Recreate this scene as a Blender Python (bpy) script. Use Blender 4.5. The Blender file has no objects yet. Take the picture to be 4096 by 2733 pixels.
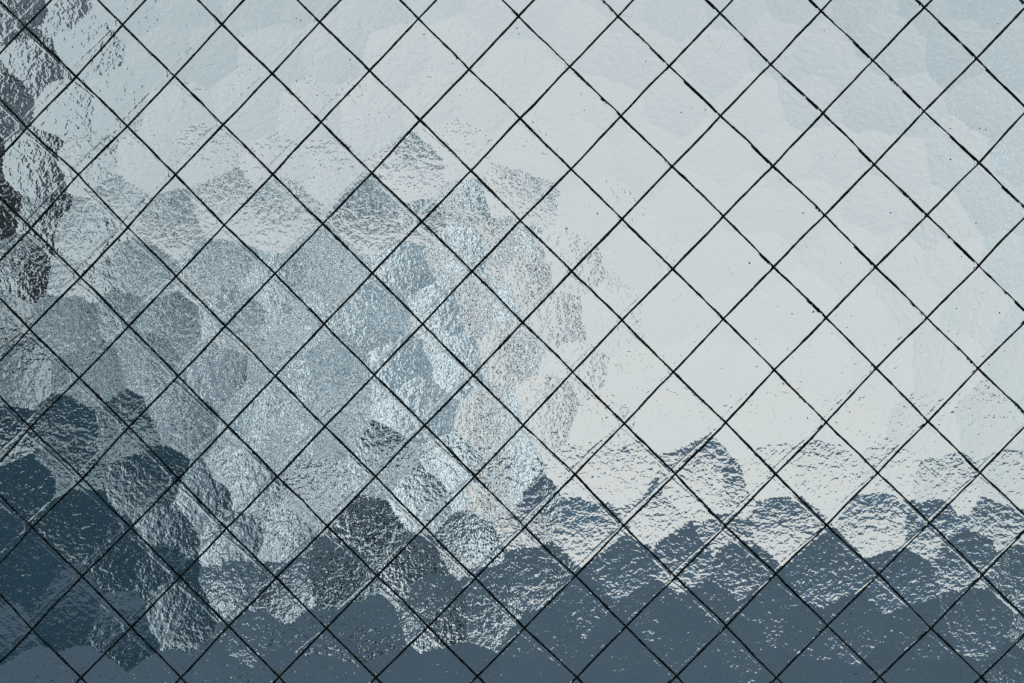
import bpy, math, random
import numpy as np
from mathutils import Vector

# ------------------------------------------------------------------ camera, world, sun, exposure
R = math.radians
PITCH = R(5.8)                      # the pane leans back a little; the camera looks square at it
EYE = (0.0, 0.0, 1.6)
F = 8214.0                          # focal length in photo pixels (photo 4096 x 2733)
CX, CY = 2048.0, 1366.5
U = 0.0452e-3                       # metres per photo pixel on the front face of the glass
D = F * U                           # camera to front face

sc = bpy.context.scene
cd = bpy.data.cameras.new('camera')
cam = bpy.data.objects.new('camera', cd)
sc.collection.objects.link(cam)
cam.location = EYE
cam.rotation_euler = (R(90) + PITCH, 0, 0)
cd.sensor_width = 36.0
cd.lens = 36.0 * F / 4096.0
cd.clip_start = 0.02
cd.clip_end = 5000
sc.camera = cam

SUN_AZ, SUN_EL = R(200), R(35)      # veiled sun high behind the camera
w = bpy.data.worlds.new('World')
sc.world = w
w.use_nodes = True
nt = w.node_tree
nt.nodes.clear()
N = nt.nodes.new
L = nt.links.new
wo = N('ShaderNodeOutputWorld')
skyt = N('ShaderNodeTexSky')
skyt.sky_type = 'NISHITA'
skyt.sun_disc = False
skyt.sun_elevation = SUN_EL
skyt.sun_rotation = SUN_AZ
bg1 = N('ShaderNodeBackground')
bg1.inputs['Strength'].default_value = 0.01
L(skyt.outputs[0], bg1.inputs['Color'])
# overcast layer: darker at the horizon, brighter overhead, soft clouds
tc = N('ShaderNodeTexCoord')
sep = N('ShaderNodeSeparateXYZ')
L(tc.outputs['Generated'], sep.inputs[0])
mr = N('ShaderNodeMapRange')
mr.inputs['From Min'].default_value = 0.28
mr.inputs['From Max'].default_value = 1.0
mr.inputs['To Min'].default_value = 1.0
mr.inputs['To Max'].default_value = 4.2
L(sep.outputs['Z'], mr.inputs['Value'])
cl = N('ShaderNodeTexNoise')
cl.inputs['Scale'].default_value = 4.0
cl.inputs['Detail'].default_value = 3.0
L(tc.outputs['Generated'], cl.inputs['Vector'])
nrm = N('ShaderNodeVectorMath')
nrm.operation = 'NORMALIZE'
L(tc.outputs['Generated'], nrm.inputs[0])
dt = N('ShaderNodeVectorMath')          # a brighter bank of cloud low in the sky ahead
dt.operation = 'DOT_PRODUCT'
L(nrm.outputs[0], dt.inputs[0])
dt.inputs[1].default_value = Vector((0.05, 1.0, 0.075)).normalized()
bk = N('ShaderNodeMapRange')
bk.interpolation_type = 'SMOOTHSTEP'
bk.inputs['From Min'].default_value = 0.955
bk.inputs['From Max'].default_value = 1.0
L(dt.outputs['Value'], bk.inputs['Value'])
mx = N('ShaderNodeMath')
mx.operation = 'MULTIPLY_ADD'
mx.inputs[1].default_value = 0.55
L(cl.outputs['Fac'], mx.inputs[0])
sc1 = N('ShaderNodeMath')
sc1.operation = 'MULTIPLY'
sc1.inputs[1].default_value = 0.65
L(bk.outputs[0], sc1.inputs[0])
L(sc1.outputs[0], mx.inputs[2])
cr = N('ShaderNodeValToRGB')
cr.color_ramp.elements[0].position = 0.15
cr.color_ramp.elements[0].color = (0.37, 0.46, 0.49, 1)
cr.color_ramp.elements[1].position = 0.95
cr.color_ramp.elements[1].color = (0.66, 0.68, 0.68, 1)
L(mx.outputs[0], cr.inputs[0])
bg2 = N('ShaderNodeBackground')
L(cr.outputs[0], bg2.inputs['Color'])
L(mr.outputs[0], bg2.inputs['Strength'])
add = N('ShaderNodeAddShader')
L(bg1.outputs[0], add.inputs[0])
L(bg2.outputs[0], add.inputs[1])
L(add.outputs[0], wo.inputs[0])

sd = bpy.data.lights.new('sun', 'SUN')
sd.energy = 2.2
sd.angle = R(8)
sd.color = (1.0, 0.96, 0.9)
sun = bpy.data.objects.new('sun', sd)
sc.collection.objects.link(sun)
sdir = Vector((math.sin(SUN_AZ) * math.cos(SUN_EL), math.cos(SUN_AZ) * math.cos(SUN_EL), math.sin(SUN_EL)))
sun.rotation_euler = sdir.to_track_quat('Z', 'Y').to_euler()

vs = sc.view_settings
vs.view_transform = 'Standard'
vs.look = 'None'
vs.exposure = 0.0
vs.gamma = 1.0
vs.use_curve_mapping = False
sc.cycles.use_denoising = False
sc.cycles.sample_clamp_indirect = 6.0
sc.cycles.max_bounces = 12
sc.cycles.transmission_bounces = 12
sc.cycles.blur_glossy = 0.0
sc.cycles.caustics_reflective = False

random.seed(7)
rng = np.random.default_rng(11)
col = sc.collection


# ------------------------------------------------------------------ helpers
def mat(name):
    m = bpy.data.materials.new(name)
    m.use_nodes = True
    m.node_tree.nodes.clear()
    return m


def paint(name, rgb, rough=0.7, var=0.12, scale=3.0, spec=0.3):
    m = mat(name)
    n = m.node_tree.nodes
    l = m.node_tree.links.new
    o = n.new('ShaderNodeOutputMaterial')
    p = n.new('ShaderNodeBsdfPrincipled')
    p.inputs['Roughness'].default_value = rough
    p.inputs['Specular IOR Level'].default_value = spec
    t = n.new('ShaderNodeTexCoord')
    ns = n.new('ShaderNodeTexNoise')
    ns.inputs['Scale'].default_value = scale
    ns.inputs['Detail'].default_value = 4
    l(t.outputs['Object'], ns.inputs['Vector'])
    r = n.new('ShaderNodeValToRGB')
    r.color_ramp.elements[0].position = 0.3
    r.color_ramp.elements[1].position = 0.7
    r.color_ramp.elements[0].color = [c * (1 - var) for c in rgb] + [1]
    r.color_ramp.elements[1].color = [min(1, c * (1 + var)) for c in rgb] + [1]
    l(ns.outputs['Fac'], r.inputs[0])
    l(r.outputs[0], p.inputs['Base Color'])
    l(p.outputs[0], o.inputs[0])
    return m


def mesh_obj(name, verts, faces, m, parent=None, smooth=False):
    me = bpy.data.meshes.new(name)
    me.from_pydata([tuple(v) for v in verts], [], [tuple(f) for f in faces])
    if smooth:
        me.shade_smooth()
    if m:
        me.materials.append(m)
    o = bpy.data.objects.new(name, me)
    col.objects.link(o)
    o.parent = parent
    return o


def box_data(x0, x1, y0, y1, z0, z1, vs_, fs_):
    b = len(vs_)
    vs_ += [(x0, y0, z0), (x1, y0, z0), (x1, y1, z0), (x0, y1, z0),
            (x0, y0, z1), (x1, y0, z1), (x1, y1, z1), (x0, y1, z1)]
    fs_ += [(b, b + 3, b + 2, b + 1), (b + 4, b + 5, b + 6, b + 7), (b, b + 1, b + 5, b + 4),
            (b + 1, b + 2, b + 6, b + 5), (b + 2, b + 3, b + 7, b + 6), (b + 3, b, b + 4, b + 7)]


def boxes(name, lst, m, parent=None):
    v, f = [], []
    for b in lst:
        box_data(*b, v, f)
    return mesh_obj(name, v, f, m, parent)


def thing(name, loc, label, cat, group=None):
    e = bpy.data.objects.new(name, None)
    col.objects.link(e)
    e.empty_display_size = 0.05
    e.location = loc
    e['label'] = label
    e['category'] = cat
    if group:
        e['group'] = group
    return e


def wx(px, dist):                    # photo pixel -> world x / z on the upright plane at y = dist
    return dist * (px - CX) / F / math.cos(PITCH)


def wz(py, dist):
    return EYE[2] + dist * math.tan(PITCH + math.atan((CY - py) / F))


# ------------------------------------------------------------------ the wire crossings, in photo pixels
ROWS = {
 0: (0, [(101.6,105.3),(491.5,100.6),(888,98.3),(1279.5,90.3),(1671.8,74.9),(2075.5,67),(2472.8,64),(2876.9,52.4),(3285.3,45.4),(3695.9,29)]),
 1: (1, [(304,306.6),(696.6,304.3),(1089,294.5),(1478.5,283),(1877,276),(2279.5,267.8),(2678.8,263.6),(3085.5,257),(3492,243.4),(3905.6,234)]),
 2: (0, [(110,510.2),(509.3,505.6),(893.2,498.5),(1281.8,489),(1678.8,482),(2079.3,475),(2483,463.5),(2883.9,463.5),(3290,454),(3696.8,447)]),
 3: (1, [(312.7,701),(702,698.4),(1091,697),(1487,690.5),(1882.5,683.5),(2283,676.5),(2688,665.7),(3092,663.2),(3497,657.8),(3916,653)]),
 4: (0, [(124,910.4),(511.7,909),(898,901),(1290,896.4),(1687.3,887),(2083,881),(2486.9,876.3),(2892.8,867),(3298,861.3),(3706.7,861.3)]),
 5: (1, [(323,1109.4),(705.5,1105.7),(1100,1097),(1489,1093),(1888,1086),(2288,1083.7),(2690.5,1078),(3095.6,1069),(3503,1068.2),(3914.6,1063.5)]),
 6: (0, [(118,1317),(517,1303),(900.3,1302.8),(1297,1295.7),(1689,1294.4),(2091,1289.7),(2487.8,1282.6),(2894.2,1276.6),(3302.7,1271),(3707.6,1271)]),
 7: (1, [(318.4,1513),(713,1504.8),(1100.4,1504),(1498.6,1499),(1893.3,1500.6),(2290.7,1488.6),(2694.5,1488.6),(3098,1480.4),(3503.8,1473.9),(3911.6,1473.9)]),
 8: (0, [(123,1710),(516.4,1707.5),(913,1705),(1298.7,1705),(1700,1700.5),(2094.5,1700),(2495.5,1695),(2901,1691.7),(3305.6,1691.7),(3711,1686.8)]),
 9: (1, [(329,1913.5),(714,1913.5),(1111,1905),(1502,1905),(1901,1904),(2299,1898),(2698.6,1896.5),(3102,1898),(3510.3,1892.4),(3921.5,1890)]),
 10: (0, [(128.6,2107),(524,2109.6),(907.5,2113.7),(1311,2105.5),(1698.6,2109.6),(2099,2107.5),(2495.5,2103.8),(2902.5,2103.8),(3307,2101.4),(3718.4,2093)]),
 11: (1, [(327.6,2306),(720.7,2306),(1104,2310),(1507.8,2302),(1901,2314),(2303,2303.7),(2702,2308.6),(3103,2297),(3514.4,2295.5),(3928,2299.6)]),
 12: (0, [(128.6,2516.6),(526.6,2506.8),(914.8,2505),(1305.5,2511),(1712.5,2508.4),(2098,2513),(2502,2506.8),(2903.4,2505),(3309.7,2502.7),(3723.3,2513.3)]),
 13: (1, [(325,2711.5),(724.8,2710),(1117,2705),(1505.3,2710),(1909,2705),(2307,2707.4),(2706,2705),(3105,2710),(3517.7,2707.4),(3925.6,2707.4)]),
}
node = {}
A, B = [], []
for j, (i0, pts) in ROWS.items():
    for k, (x, y) in enumerate(pts):
        i = i0 + 2 * k
        node[(i, j)] = (x, y)
        A.append([1, i, j, i * j, i * i, j * j])
        B.append([x, y])
coef = np.linalg.lstsq(np.array(A, float), np.array(B, float), rcond=None)[0]
IMIN, IMAX, JMIN, JMAX = -4, 24, -4, 17
for j in range(JMIN, JMAX + 1):
    for i in range(IMIN, IMAX + 1):
        if (i + j) % 2 == 0 and (i, j) not in node:
            p = np.array([1, i, j, i * j, i * i, j * j], float) @ coef
            node[(i, j)] = (p[0] + random.uniform(-3, 3), p[1] + random.uniform(-3, 3))

DEPTH_W, DEPTH_B, IOR = 2.8e-3, 6.0e-3, 1.5
UW = (D + DEPTH_W / IOR) / F
UB = (D + DEPTH_B / IOR) / F


def loc_w(p):                        # wire plane, pane-local metres (x right, y up)
    return ((p[0] - CX) * UW, (CY - p[1]) * UW)


# ------------------------------------------------------------------ background seen through the glass
ground = mesh_obj('ground', [(-1500, -200, 0), (1500, -200, 0), (1500, 2600, 0), (-1500, 2600, 0)], [(0, 1, 2, 3)],
                  paint('asphalt', (0.033, 0.050, 0.068), 0.9, 0.25, 0.15, 0.05))
ground['kind'] = 'structure'

M_wall = paint('grey_render', (0.19, 0.25, 0.30), 0.8, 0.25, 0.6)
M_white = paint('white_trim', (0.80, 0.88, 0.93), 0.5, 0.03, 2.0)
M_pane = paint('window_dark', (0.03, 0.05, 0.065), 0.25, 0.3, 1.0, 0.5)
M_roof = paint('grey_roof', (0.34, 0.38, 0.40), 0.7, 0.15, 1.0)
M_navy = paint('navy_boards', (0.014, 0.038, 0.058), 0.7, 0.4, 1.2, 0.1)
M_slate = paint('slate_roof', (0.03, 0.055, 0.075), 0.7, 0.2, 0.6, 0.1)
M_black = paint('black_cladding', (0.012, 0.015, 0.018), 0.6, 0.3, 1.0, 0.1)
M_mauve = paint('mauve_slate', (0.10, 0.115, 0.14), 0.7, 0.2, 0.6, 0.1)
M_beige = paint('beige_render', (0.36, 0.41, 0.44), 0.8, 0.1, 0.5)
M_hedge = paint('dark_leaves', (0.016, 0.028, 0.036), 0.8, 0.5, 1.5, 0.1)


def win(parent, px0, px1, py0, py1, d, fr=34, pane=None):
    x0, x1, z1, z0 = wx(px0, d) , wx(px1, d), wz(py0, d), wz(py1, d)
    f = d * fr / F
    wdw = boxes('window', [(x0, x1, d - 0.10, d, z0, z0 + f), (x0, x1, d - 0.10, d, z1 - f, z1),
                           (x0, x0 + f, d - 0.098, d, z0 + f, z1 - f), (x1 - f, x1, d - 0.098, d, z0 + f, z1 - f)], M_white, parent)
    boxes('pane', [(x0 + f, x1 - f, d - 0.03, d, z0 + f, z1 - f)], pane or M_pane, wdw)
    return wdw


HD = 70.0
house = thing('house', (0, 0, 0), 'grey house with white trim and dark windows, blurred behind the middle left of the glass', 'house')
boxes('wall', [(wx(1000, HD), wx(1940, HD), HD, HD + 8, 0, wz(860, HD)), (wx(440, HD), wx(999.9, HD), HD + 0.3, HD + 7, 0, wz(940, HD))], M_wall, house)
for a in [(590, 750, 1190, 1420), (790, 930, 1010, 1190), (1170, 1310, 990, 1370), (1200, 1340, 1830, 2060), (1360, 1480, 1650, 1860),
          (560, 700, 1560, 1740), (790, 900, 1640, 1800), (1500, 1590, 1210, 1330), (1600, 1720, 1760, 1960)]:
    win(house, *a, HD - 0.02, 34)
for a in [(1735, 1905, 850), (1030, 1130, 880), (478, 545, 960), (1350, 1395, 880), (710, 760, 960)]:
    boxes('trim_board', [(wx(a[0], HD), wx(a[1], HD), HD - 0.12, HD - 0.005, 0, wz(a[2], HD))], M_white, house)
boxes('roof', [(wx(975, HD), wx(1965, HD), HD - 0.4, HD + 8.4, wz(860, HD), wz(795, HD)),
               (wx(400, HD), wx(974, HD), HD - 0.1, HD + 7.4, wz(940, HD), wz(885, HD))], M_roof, house)
boxes('downpipe', [(wx(2000, HD), wx(2075, HD), HD - 0.2, HD + 0.2, 0, wz(930, HD))], M_slate, house)
boxes('chimney', [(wx(1590, HD), wx(1700, HD), HD + 2, HD + 3, wz(800, HD), wz(740, HD))], M_wall, house)

annex = thing('annex', (0, 0, 0), 'lower beige building with dark openings, blurred at the left edge of the glass', 'building')
AD = 65.0
boxes('wall', [(wx(60, AD), wx(435, AD), AD, AD + 6, 0, wz(1010, AD))], M_beige, annex)
win(annex, 80, 190, 1090, 1260, AD - 0.02, 30)
win(annex, 300, 420, 1130, 1330, AD - 0.02, 30)
win(annex, 230, 360, 1500, 1640, AD - 0.02, 30)
boxes('trim_board', [(wx(255, AD), wx(330, AD), AD - 0.12, AD - 0.005, 0, wz(1015, AD))], M_white, annex)

tower = thing('tower_block', (0, 0, 0), 'tall dark clad building just past the left edge of the glass', 'building')
TD = 60.0
boxes('wall', [(wx(-1500, TD), wx(-225, TD), TD, TD + 8, wz(1150, TD), wz(-900, TD))], M_mauve, tower)
boxes('lower_wall', [(wx(-1500, TD), wx(-60, TD), TD, TD + 8, 0, wz(1150.5, TD))], M_beige, tower)
boxes('cladding', [(wx(-700, TD), wx(-20, TD), TD - 0.3, TD - 0.004, wz(1150, TD), wz(560, TD))], M_black, tower)

shed = thing('shed', (0, 0, 0), 'low navy boarded shed, blurred behind the bottom left of the glass', 'shed')
SD = 52.0
boxes('wall', [(wx(-800, SD), wx(380, SD), SD, SD + 3, 0, wz(1790, SD)), (wx(380.1, SD), wx(700, SD), SD + 0.2, SD + 2.8, 0, wz(1990, SD))], M_navy, shed)
boxes('roof', [(wx(-830, SD), wx(400, SD), SD - 0.2, SD + 3.2, wz(1790, SD), wz(1745, SD)),
               (wx(400.1, SD), wx(730, SD), SD, SD + 3.0, wz(1990, SD), wz(1950, SD))], M_slate, shed)


def shrub(px, py, wpx, hpx, d, label):
    cx_, cz_ = wx(px, d), wz(py, d)
    rx, rz = d * wpx / F / 2, d * hpx / F / 2
    v, f = [], []
    nu, nv = 20, 12
    for a in range(nv + 1):
        for b in range(nu):
            th, ph = math.pi * a / nv, 2 * math.pi * b / nu
            k = 1 + 0.09 * math.sin(5 * ph + 3 * th + px) + 0.06 * math.sin(9 * th + 4 * ph) + random.uniform(-0.05, 0.05)
            v.append((cx_ + rx * k * math.sin(th) * math.cos(ph), d + rx * k * math.sin(th) * math.sin(ph), cz_ + rz * k * math.cos(th)))
    for a in range(nv):
        for b in range(nu):
            c0, c1 = a * nu + b, a * nu + (b + 1) % nu
            f.append((c0, c0 + nu, c1 + nu, c1))
    e = thing('shrub', (0, 0, 0), label, 'shrub', 'dark shrubs below the grey house')
    mesh_obj('crown', v, f, M_hedge, e)
    boxes('trunk', [(cx_ - 0.06, cx_ + 0.06, d - 0.06, d + 0.06, 0, cz_)], M_hedge, e)


shrub(1487, 2130, 250, 210, 66, 'highest of the three dark round blurs below the grey house')
shrub(1668, 2290, 250, 200, 50, 'dark round blur low down, rightmost of the three')
shrub(1362, 2306, 250, 200, 48, 'dark round blur low down, leftmost of the three')
hv, hf = [], []
nh = 160
for k in range(nh + 1):
    x = -420 + 840 * k / nh
    h = EYE[2] + 700 * math.tan(R(0.75) + R(0.2) * math.sin(k * 0.37) + R(0.07) * math.sin(k * 1.3 + 1))
    hv += [(x, 700, -1), (x, 700, h), (x, 760, h * 0.9), (x, 760, -1)]
for k in range(nh):
    a0 = 4 * k
    for q in range(3):
        hf.append((a0 + q, a0 + q + 1, a0 + q + 5, a0 + q + 4))
hills = mesh_obj('hills', hv, hf, paint('far_hills', (0.075, 0.135, 0.20), 0.9, 0.2, 0.02, 0.05))
hills['kind'] = 'structure'
mast = boxes('glint_post', [(wx(4350, 30), wx(4410, 30), 30, 30.2, 0, wz(-150, 30))], M_white)  # off-frame post added to put white glints in the right side of the glass
mast['label'] = 'tall white post added just past the right edge, showing only as white glints'
mast['category'] = 'post'

# unseen dark wall added behind the camera to keep sky reflections off the glass
sky_blocker = boxes('wall', [(-2.5, 2.5, -1.3, -1.2, 0, 3.2)], paint('dark_blocker', (0.02, 0.022, 0.024), 0.9, 0.1, 2.0))
sky_blocker['kind'] = 'structure'

# ------------------------------------------------------------------ the wired glass pane
pane = thing('glass_pane', (0, 0, 0), 'textured wired glass pane with a diamond mesh of dark wires inside', 'glass pane')
fwd = Vector((0, math.cos(PITCH), math.sin(PITCH)))
pane.location = Vector(EYE) + fwd * D
pane.rotation_euler = (R(90) + PITCH, 0, 0)      # local +z faces the camera

# ---- hammered relief: seeds of the lens-like dimples (photo pixels), tilt in photo pixels of deflection
seeds = []
SX, SY = 246.0, 212.0
for r in range(-3, 18):
    for c in range(-3, 23):
        x = c * SX + (SX / 2 if r % 2 else 0) + rng.normal(0, 34)
        y = r * SY + rng.normal(0, 30)
        seeds.append([x, y, rng.normal(0, 45), rng.normal(0, 45)])
HAND = []
for (cx_, cy_) in [(205, 520), (350, 540), (495, 500), (655, 480), (790, 530), (890, 415), (1020, 520), (1160, 450), (1290, 540),
                   (230, 650), (425, 640), (575, 610), (695, 640), (890, 650), (1060, 660), (1215, 620), (1335, 650),
                   (330, 720), (480, 735), (630, 730), (760, 730), (940, 765), (1100, 780), (1230, 740)]:
    HAND.append((1746 + 1.75 * cx_, 1166 + 1.75 * cy_, rng.normal(0, 25), rng.normal(0, 22)))
for (cx_, cy_, tx, ty) in [(850, 550, 0, 70), (950, 640, -60, 0), (780, 655, 0, 10), (620, 555, 30, -40), (545, 670, 0, 70), (400, 735, 60, -330),
                           (475, 490, 0, 20), (960, 470, 0, 0), (1075, 580, 0, 30), (1000, 715, 0, 60), (1120, 700, 60, 0), (880, 400, -30, 0), (720, 450, 0, 0),
                           (560, 440, 60, 0), (660, 340, 30, 0), (150, 405, 170, -130), (160, 325, 0, 40), (60, 450, 0, 40), (60, 640, 0, -60),
                           (330, 430, 0, 40), (380, 560, 100, -90), (290, 610, 0, 0), (170, 520, 20, 0), (150, 720, 0, 0), (1130, 450, 20, 0)]:
    HAND.append((1.75 * cx_, 1166 + 1.75 * cy_, tx, ty))
for (cx_, cy_, tx, ty) in [(95, 85, -70, 0), (108, 235, -125, 0), (45, 320, -30, 0), (200, 250, 0, 0), (385, 235, 0, 30), (520, 185, 0, 0), (645, 185, 0, 20),
                           (850, 210, 0, 0), (945, 110, 0, 20), (1045, 195, 0, 30), (1180, 160, -60, 40), (940, 320, 0, 40), (1045, 300, 0, 0),
                           (1150, 280, -30, 0), (1210, 350, -30, 0), (870, 430, 30, 0), (1000, 420, 0, 0), (1110, 410, 0, 0), (750, 330, 0, 0),
                           (610, 400, 0, 0), (490, 340, 0, 0), (330, 340, 0, 0), (380, 460, 0, 0), (685, 440, 0, 0), (925, 560, 0, 0), (1025, 545, 0, 0),
                           (1170, 510, 0, 0), (1255, 640, -50, 0), (760, 570, 0, 0)]:
    HAND.append((1.75 * cx_, 500 + 1.75 * cy_, tx, ty))
for h in HAND:
    seeds = [s for s in seeds if (s[0] - h[0]) ** 2 + (s[1] - h[1]) ** 2 > 135 ** 2]
for h in HAND:
    seeds.append(list(h))
seeds = np.array(seeds, float)
RAD = rng.uniform(92, 128, len(seeds))
PRI = seeds[:, 1] + rng.normal(0, 70, len(seeds))
LENS = 2.2                           # how strongly a dimple turns the view round
PX = 0.5 * F                          # px of deflection per unit slope


def dimple(px, py):
    out = np.zeros(px.shape + (2,))
    wxx, wyy = px.copy(), py.copy()
    for q in range(14):                # uneven outlines
        lam = rng.uniform(90, 260)
        ang = rng.uniform(0, 2 * math.pi)
        ph = rng.uniform(0, 6.28)
        am = 0.007 * lam
        arg = 2 * math.pi / lam * (px * math.cos(ang) + py * math.sin(ang)) + ph
        wxx = wxx + am * np.sin(arg)
        wyy = wyy + am * np.cos(arg * 1.03 + 1.0)
    wxx = wxx + rng.normal(0, 2.2, px.shape)
    wyy = wyy + rng.normal(0, 2.2, px.shape)
    flat = np.stack([wxx.ravel(), wyy.ravel()], 1)
    true = np.stack([px.ravel(), py.ravel()], 1)
    res = np.zeros((flat.shape[0], 2))
    for a in range(0, flat.shape[0], 20000):
        q = flat[a:a + 20000]
        d = ((q[:, None, :] - seeds[None, :, :2]) ** 2).sum(2)
        cover = d < RAD[None, :] ** 2
        k = np.where(cover.any(1), np.where(cover, PRI[None, :], -1e9).argmax(1), d.argmin(1))
        s = seeds[k]
        dx = true[a:a + 20000, 0] - s[:, 0]
        dy = true[a:a + 20000, 1] - s[:, 1]
        res[a:a + 20000, 0] = (-LENS * dx + s[:, 2]) / PX
        res[a:a + 20000, 1] = -(-LENS * dy + s[:, 3]) / PX
    return res.reshape(px.shape + (2,))


def axis(lo, hi, step, outer, n):
    core = np.arange(lo, hi + step / 2, step)
    a = np.linspace(outer[0], lo, n, endpoint=False)
    b = np.linspace(hi, outer[1], n + 1)[1:]
    return np.concatenate([a, core, b])


def grid_faces(nx, ny, off, flip):
    i = np.arange(nx - 1)
    j = np.arange(ny - 1)
    I, J = np.meshgrid(i, j)
    a = off + J * nx + I
    q = np.stack([a, a + 1, a + nx + 1, a + nx], -1).reshape(-1, 4)
    return q[:, ::-1] if flip else q


HX, HY = 0.135, 0.1                   # half size of the pane, metres
EX, EY = 0.096, 0.066                 # half size of the finely modelled part
# ---- front face with the pressed-in crease net that follows the wires
fx = axis(-EX, EX, 0.11e-3, (-HX, HX), 60)
fy = axis(-EY, EY, 0.11e-3, (-HY, HY), 60)
slopes_f = np.zeros((len(fy), len(fx), 2))
OFF = -1.08e-3
HALF = 0.45e-3
SIG = 0.11e-3


def crease(p0, p1, bow):
    p0, p1 = np.array(p0), np.array(p1)
    Ls = np.linalg.norm(p1 - p0)
    if Ls < 1e-9:
        return
    n = max(2, int(Ls / 1.5e-3))
    t = np.linspace(0, 1, n + 1)
    tang = (p1 - p0) / Ls
    nor = np.array([-tang[1], tang[0]])
    wob = np.cumsum(rng.normal(0, 0.05e-3, n + 1))
    wob = wob - np.linspace(wob[0], wob[-1], n + 1)
    pts = p0[None] + t[:, None] * (p1 - p0)[None] + nor[None] * (bow * np.sin(np.pi * t) ** 0.7 + wob)[:, None]
    for a, b in zip(pts[:-1], pts[1:]):
        m = 1.2e-3
        x0, x1 = min(a[0], b[0]) - m, max(a[0], b[0]) + m
        y0, y1 = min(a[1], b[1]) - m, max(a[1], b[1]) + m
        i0, i1 = np.searchsorted(fx, [x0, x1])
        j0, j1 = np.searchsorted(fy, [y0, y1])
        if i1 <= i0 or j1 <= j0 or fx[min(i0, len(fx) - 1)] < -EX - 1e-6 or fx[i1 - 1] > EX + 1e-6 or fy[min(j0, len(fy) - 1)] < -EY - 1e-6 or fy[j1 - 1] > EY + 1e-6:
            continue
        X, Y = np.meshgrid(fx[i0:i1], fy[j0:j1])
        ab = b - a
        l2 = ab @ ab
        tt = ((X - a[0]) * ab[0] + (Y - a[1]) * ab[1]) / l2
        tc_ = np.clip(tt, 0, 1)
        dx = X - (a[0] + tc_ * ab[0])
        dy = Y - (a[1] + tc_ * ab[1])
        d2 = dx * dx + dy * dy
        g = np.exp(-d2 / (2 * SIG * SIG))
        inb = ((tt >= 0) & (tt < 1)) | (n == 2)
        s = CREASE_AMP / SIG * g * 1.65 * inb
        s2 = 0.004 / (0.5e-3) * np.exp(-d2 / (2 * (0.5e-3) ** 2)) * 1.65 * inb
        slopes_f[j0:j1, i0:i1, 0] += (s + s2) * dx
        slopes_f[j0:j1, i0:i1, 1] += (s + s2) * dy


CREASE_AMP = 0.12
for (i, j), p in node.items():
    q = loc_w(p)
    up = (q[0] + OFF, q[1] + HALF)
    dn = (q[0] + OFF, q[1] - HALF)
    crease(dn, up, 0)
    if (i + 1, j + 1) in node:        # down-right
        e = loc_w(node[(i + 1, j + 1)])
        crease(dn, (e[0] + OFF, e[1] + HALF), 0.17e-3)
    if (i - 1, j + 1) in node:        # down-left
        e = loc_w(node[(i - 1, j + 1)])
        crease(dn, (e[0] + OFF, e[1] + HALF), -0.2e-3)

X, Y = np.meshgrid(fx, fy)
VF = np.stack([X, Y, np.zeros_like(X)], -1).reshape(-1, 3)
RF = np.concatenate([slopes_f, np.zeros(slopes_f.shape[:2] + (1,))], -1).reshape(-1, 3)
FF = grid_faces(len(fx), len(fy), 0, False)
# ---- back face with the dimples
bx = axis(-EX, EX, 0.24e-3, (-HX, HX), 60)
by = axis(-EY, EY, 0.24e-3, (-HY, HY), 60)
X, Y = np.meshgrid(bx, by)
sl = dimple(X / UB + CX, CY - Y / UB)
VB = np.stack([X, Y, np.full_like(X, -DEPTH_B)], -1).reshape(-1, 3)
RB = np.concatenate([sl, np.zeros(sl.shape[:2] + (1,))], -1).reshape(-1, 3)
nF, nB = len(VF), len(VB)
FB = grid_faces(len(bx), len(by), nF, True)
c = nF + nB
z0, z1 = 0.0, -DEPTH_B
VS = np.array([[-HX, -HY, z0], [HX, -HY, z0], [HX, HY, z0], [-HX, HY, z0],
               [-HX, -HY, z1], [HX, -HY, z1], [HX, HY, z1], [-HX, HY, z1]])
FS = np.array([[c, c + 4, c + 5, c + 1], [c + 1, c + 5, c + 6, c + 2], [c + 2, c + 6, c + 7, c + 3], [c + 3, c + 7, c + 4, c]])
V = np.concatenate([VF, VB, VS]).astype(np.float32)
REL = np.concatenate([RF, RB, np.zeros((8, 3))]).astype(np.float32)
FA = np.concatenate([FF, FB, FS]).astype(np.int32)
me = bpy.data.meshes.new('glass_sheet')
me.vertices.add(len(V))
me.vertices.foreach_set('co', V.ravel())
me.loops.add(FA.size)
me.loops.foreach_set('vertex_index', FA.ravel())
me.polygons.add(len(FA))
me.polygons.foreach_set('loop_start', np.arange(0, FA.size, 4, dtype=np.int32))
mi = np.zeros(len(FA), np.int32)
mi[len(FF):len(FF) + len(FB)] = 1
me.polygons.foreach_set('material_index', mi)
me.update(calc_edges=True)
at = me.attributes.new('relief', 'FLOAT_VECTOR', 'POINT')
at.data.foreach_set('vector', REL.ravel())


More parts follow.
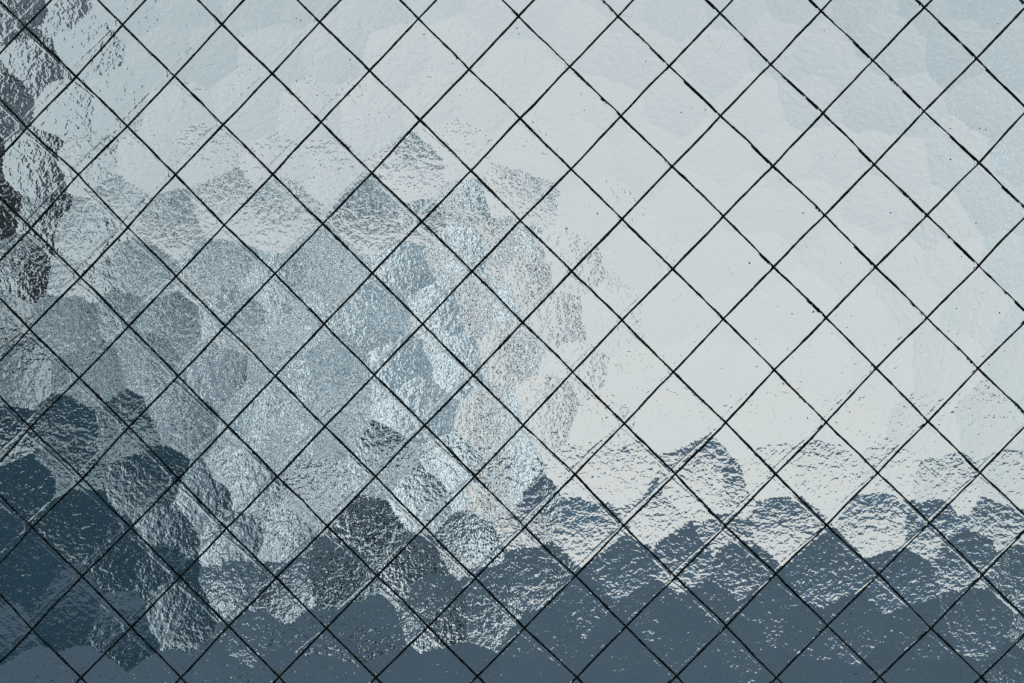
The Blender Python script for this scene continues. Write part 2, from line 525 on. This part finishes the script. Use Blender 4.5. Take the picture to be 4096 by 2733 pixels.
def glass_mat(name, fine):
    m = mat(name)
    n = m.node_tree.nodes
    l = m.node_tree.links.new
    o = n.new('ShaderNodeOutputMaterial')
    g = n.new('ShaderNodeBsdfGlass')
    g.inputs['Roughness'].default_value = 0.0
    g.inputs['IOR'].default_value = IOR
    g.inputs['Color'].default_value = (0.985, 0.995, 0.993, 1)
    l(g.outputs[0], o.inputs[0])
    a = n.new('ShaderNodeAttribute')
    a.attribute_name = 'relief'
    vec = a.outputs['Vector']
    tco = n.new('ShaderNodeTexCoord')
    for (scale, detail, rough, amp, power) in fine:
        eps = 0.03 / scale
        hs = []
        for off in ((0, 0, 0), (eps, 0, 0), (0, eps, 0)):
            ad = n.new('ShaderNodeVectorMath')
            ad.operation = 'ADD'
            l(tco.outputs['Object'], ad.inputs[0])
            ad.inputs[1].default_value = off
            ns = n.new('ShaderNodeTexNoise')
            ns.inputs['Scale'].default_value = scale
            ns.inputs['Detail'].default_value = detail
            ns.inputs['Roughness'].default_value = rough
            l(ad.outputs[0], ns.inputs['Vector'])
            hs.append(ns.outputs['Fac'])
        comp = n.new('ShaderNodeCombineXYZ')
        for k in (0, 1):
            s = n.new('ShaderNodeMath')
            s.operation = 'SUBTRACT'
            l(hs[k + 1], s.inputs[0])
            l(hs[0], s.inputs[1])
            q = n.new('ShaderNodeMath')
            q.operation = 'MULTIPLY'
            q.inputs[1].default_value = amp / 0.03
            l(s.outputs[0], q.inputs[0])
            l(q.outputs[0], comp.inputs[k])
        outv = comp.outputs[0]
        if power:                      # steeper tails: a few sharp pimples among shallow ones
            ln = n.new('ShaderNodeVectorMath')
            ln.operation = 'LENGTH'
            l(outv, ln.inputs[0])
            mm = n.new('ShaderNodeMath')
            mm.operation = 'MULTIPLY_ADD'
            mm.inputs[1].default_value = power
            mm.inputs[2].default_value = 0.55
            l(ln.outputs['Value'], mm.inputs[0])
            sc_ = n.new('ShaderNodeVectorMath')
            sc_.operation = 'SCALE'
            l(outv, sc_.inputs[0])
            l(mm.outputs[0], sc_.inputs['Scale'])
            outv = sc_.outputs[0]
        av = n.new('ShaderNodeVectorMath')
        av.operation = 'ADD'
        l(vec, av.inputs[0])
        l(outv, av.inputs[1])
        vec = av.outputs[0]
    tr = n.new('ShaderNodeVectorTransform')
    tr.vector_type = 'VECTOR'
    tr.convert_from = 'OBJECT'
    tr.convert_to = 'WORLD'
    l(vec, tr.inputs[0])
    ge = n.new('ShaderNodeNewGeometry')
    ad = n.new('ShaderNodeVectorMath')
    ad.operation = 'ADD'
    l(ge.outputs['Normal'], ad.inputs[0])
    l(tr.outputs[0], ad.inputs[1])
    no = n.new('ShaderNodeVectorMath')
    no.operation = 'NORMALIZE'
    l(ad.outputs[0], no.inputs[0])
    l(no.outputs[0], g.inputs['Normal'])
    return m


me.materials.append(glass_mat('wired_glass_front', [(160.0, 1.0, 0.5, 0.003, 0)]))
me.materials.append(glass_mat('wired_glass_back', [(900.0, 2.0, 0.55, 0.098, 7.5)]))
gs = bpy.data.objects.new('glass_sheet', me)
col.objects.link(gs)
gs.parent = pane

# ---- wires
M_wire = mat('blackened_steel')
n = M_wire.node_tree.nodes
l = M_wire.node_tree.links.new
o_ = n.new('ShaderNodeOutputMaterial')
p_ = n.new('ShaderNodeBsdfPrincipled')
p_.inputs['Roughness'].default_value = 0.45
p_.inputs['Metallic'].default_value = 0.0
t_ = n.new('ShaderNodeTexCoord')
ns_ = n.new('ShaderNodeTexNoise')
ns_.inputs['Scale'].default_value = 900
l(t_.outputs['Object'], ns_.inputs['Vector'])
r_ = n.new('ShaderNodeValToRGB')
r_.color_ramp.elements[0].color = (0.006, 0.012, 0.014, 1)
r_.color_ramp.elements[1].color = (0.012, 0.05, 0.05, 1)
l(ns_.outputs['Fac'], r_.inputs[0])
l(r_.outputs[0], p_.inputs['Base Color'])
l(p_.outputs[0], o_.inputs[0])


def wire(path, rad, rough, zoff):
    pts = []
    for a, b in zip(path[:-1], path[1:]):
        a, b = np.array(a), np.array(b)
        m = max(2, int(np.linalg.norm(b - a) / 0.22e-3))
        for k in range(m):
            pts.append(a + (b - a) * k / m)
    pts.append(np.array(path[-1]))
    pts = np.array(pts)
    m = len(pts)
    t = np.gradient(pts, axis=0)
    t /= np.linalg.norm(t, axis=1)[:, None]
    nr = np.stack([-t[:, 1], t[:, 0]], 1)

    def smooth_noise(sig, amp):
        x = rng.normal(0, 1, m + 8 * sig)
        k = np.exp(-0.5 * (np.arange(-4 * sig, 4 * sig + 1) / sig) ** 2)
        y = np.convolve(x, k, 'same')[4 * sig:4 * sig + m]
        return amp * y / max(1e-9, y.std())
    wob = smooth_noise(12, 0.045e-3) + smooth_noise(3, 0.018e-3 * rough)
    # soft bends around each crossing
    pts = pts + nr * wob[:, None]
    rr = rad * (1 + smooth_noise(2, 0.10 * rough) + smooth_noise(9, 0.06))
    K = 8
    verts = []
    lump = rng.normal(0, 1, (m, K))
    for k in range(K):
        a = 2 * math.pi * k / K
        r = rr * (1 + 0.06 * rough * lump[:, k])
        v = np.stack([pts[:, 0] + nr[:, 0] * r * math.cos(a), pts[:, 1] + nr[:, 1] * r * math.cos(a),
                      zoff - DEPTH_W + r * math.sin(a)], 1)
        verts.append(v)
    V_ = np.stack(verts, 1).reshape(-1, 3)
    a = np.arange(m - 1)[:, None] * K
    k = np.arange(K)[None, :]
    k2 = (k + 1) % K
    Fq = np.stack([a + k, a + k2, a + K + k2, a + K + k], -1).reshape(-1, 4)
    o = mesh_obj('wire', V_, Fq.tolist() + [list(range(K))[::-1], list(range((m - 1) * K, m * K))], M_wire, pane, True)
    return o


def inside(q, m=0.004):
    return abs(q[0]) < HX - m and abs(q[1]) < HY - m


for s in range(IMIN - JMAX, IMAX - JMIN + 1):            # wires falling to the right
    if s % 2 == 0:
        path = [loc_w(node[(j + s, j)]) for j in range(JMIN, JMAX + 1) if (j + s, j) in node]
        path = [q for q in path if inside(q)]
        if len(path) > 2:
            wire(path, 0.215e-3, 1.25, 0.12e-3)
for s in range(IMIN + JMIN, IMAX + JMAX + 1):            # wires rising to the right
    if s % 2 == 0:
        path = [loc_w(node[(s - j, j)]) for j in range(JMIN, JMAX + 1) if (s - j, j) in node]
        path = [q for q in path if inside(q)]
        if len(path) > 2:
            wire(path, 0.210e-3, 0.7, -0.12e-3)


# ---- dust, fibres and scratches lying on the room side of the glass
def dirt():
    v, f = [], []

    def blob(x, y, a, b, ang):
        base = len(v)
        ca, sa = math.cos(ang), math.sin(ang)
        kk = 7
        for k in range(kk):
            t = 2 * math.pi * k / kk
            rr = random.uniform(0.75, 1.2)
            u_, w_ = a * rr * math.cos(t), b * rr * math.sin(t)
            v.append((x + ca * u_ - sa * w_, y + sa * u_ + ca * w_, 0.01e-3))
        v.append((x, y, 0.01e-3 + min(a, b) * 0.7))
        for k in range(kk):
            f.append((base + k, base + (k + 1) % kk, base + kk))
        f.append(tuple(range(base + kk - 1, base - 1, -1)))

    def hair(x, y, ln, bend, rad):
        ang = random.uniform(0, 2 * math.pi)
        m = 9
        base = len(v)
        px, py = x, y
        for k in range(m):
            nx_, ny_ = -math.sin(ang), math.cos(ang)
            v.append((px + nx_ * rad, py + ny_ * rad, 0.012e-3))
            v.append((px - nx_ * rad, py - ny_ * rad, 0.012e-3))
            v.append((px, py, 0.012e-3 + rad))
            px += math.cos(ang) * ln / m
            py += math.sin(ang) * ln / m
            ang += random.gauss(bend, abs(bend) + 0.12)
        for k in range(m - 1):
            a0 = base + 3 * k
            f.append((a0, a0 + 3, a0 + 5, a0 + 2))
            f.append((a0 + 2, a0 + 5, a0 + 4, a0 + 1))
            f.append((a0 + 1, a0 + 4, a0 + 3, a0))
    for k in range(1500):
        x, y = random.uniform(-0.1, 0.1), random.uniform(-0.068, 0.068)
        a = min(0.11e-3, 0.018e-3 * random.paretovariate(2.2))
        blob(x, y, a * random.uniform(1, 1.8), a, random.uniform(0, 3.14))
    for (px, py, a) in [(1789, 664, 3.6), (1327, 668, 3), (1242, 305, 4), (1556, 468, 4), (1407, 264, 4), (1185, 73, 4), (2068, 113, 5), (1000, 278, 4),
                        (1812, 256, 4), (2583, 246, 4), (2725, 450, 5), (2822, 440, 5), (3801, 514, 5), (3919, 515, 5), (3802, 638, 6),
                        (3213, 853, 6), (3562, 852, 6), (3254, 1247, 7), (3168, 1256, 5), (3998, 1252, 6), (2390, 855, 6), (3362, 1053, 4),
                        (2998, 1053, 6), (1840, 2499, 8), (440, 2634, 5), (823, 2577, 4), (1800, 1974, 6), (4019, 2690, 5), (3422, 2697, 5),
                        (3683, 1656, 6), (3976, 1670, 6), (3028, 1467, 5), (3230, 1672, 5), (2140, 2016, 4), (1155, 2500, 4)]:
        blob((px - CX) * U, (CY - py) * U, a * U * 0.8, a * U * 0.5, random.uniform(0, 3.1))
    for k in range(260):
        hair(random.uniform(-0.1, 0.1), random.uniform(-0.068, 0.068), random.uniform(0.6e-3, 3.2e-3), random.uniform(-0.5, 0.5), 0.012e-3)
    return v, f


M_dirt = paint('dark_dust', (0.03, 0.035, 0.035), 0.9, 0.4, 800.0, 0.1)
dv, df = dirt()
du = mesh_obj('dust', dv, df, M_dirt, pane)
du['kind'] = 'stuff'
v, f = [], []
for k in range(75):
    t = random.gauss(0.5, 0.3)
    x = ((2395 + 100 * t + random.gauss(0, 22)) - CX) * U
    y = (CY - (1075 + 90 * t + random.gauss(0, 20))) * U
    a = random.choice([-1, 1]) * random.uniform(0.5, 1.3)
    ln = random.uniform(0.15e-3, 0.45e-3)
    w_ = 0.022e-3
    b = len(v)
    cx_, sx_ = math.cos(a), math.sin(a)
    v += [(x - cx_ * ln, y - sx_ * ln, 1e-5), (x + sx_ * w_, y - cx_ * w_, 1e-5), (x + cx_ * ln, y + sx_ * ln, 1e-5),
          (x - sx_ * w_, y + cx_ * w_, 1e-5), (x, y, 3e-5)]
    f += [(b, b + 1, b + 4), (b + 1, b + 2, b + 4), (b + 2, b + 3, b + 4), (b + 3, b, b + 4), (b, b + 3, b + 2, b + 1)]
fb = mesh_obj('fibres', v, f, paint('brown_fibre', (0.16, 0.09, 0.06), 0.9, 0.3, 500.0, 0.1), pane)
fb['kind'] = 'stuff'
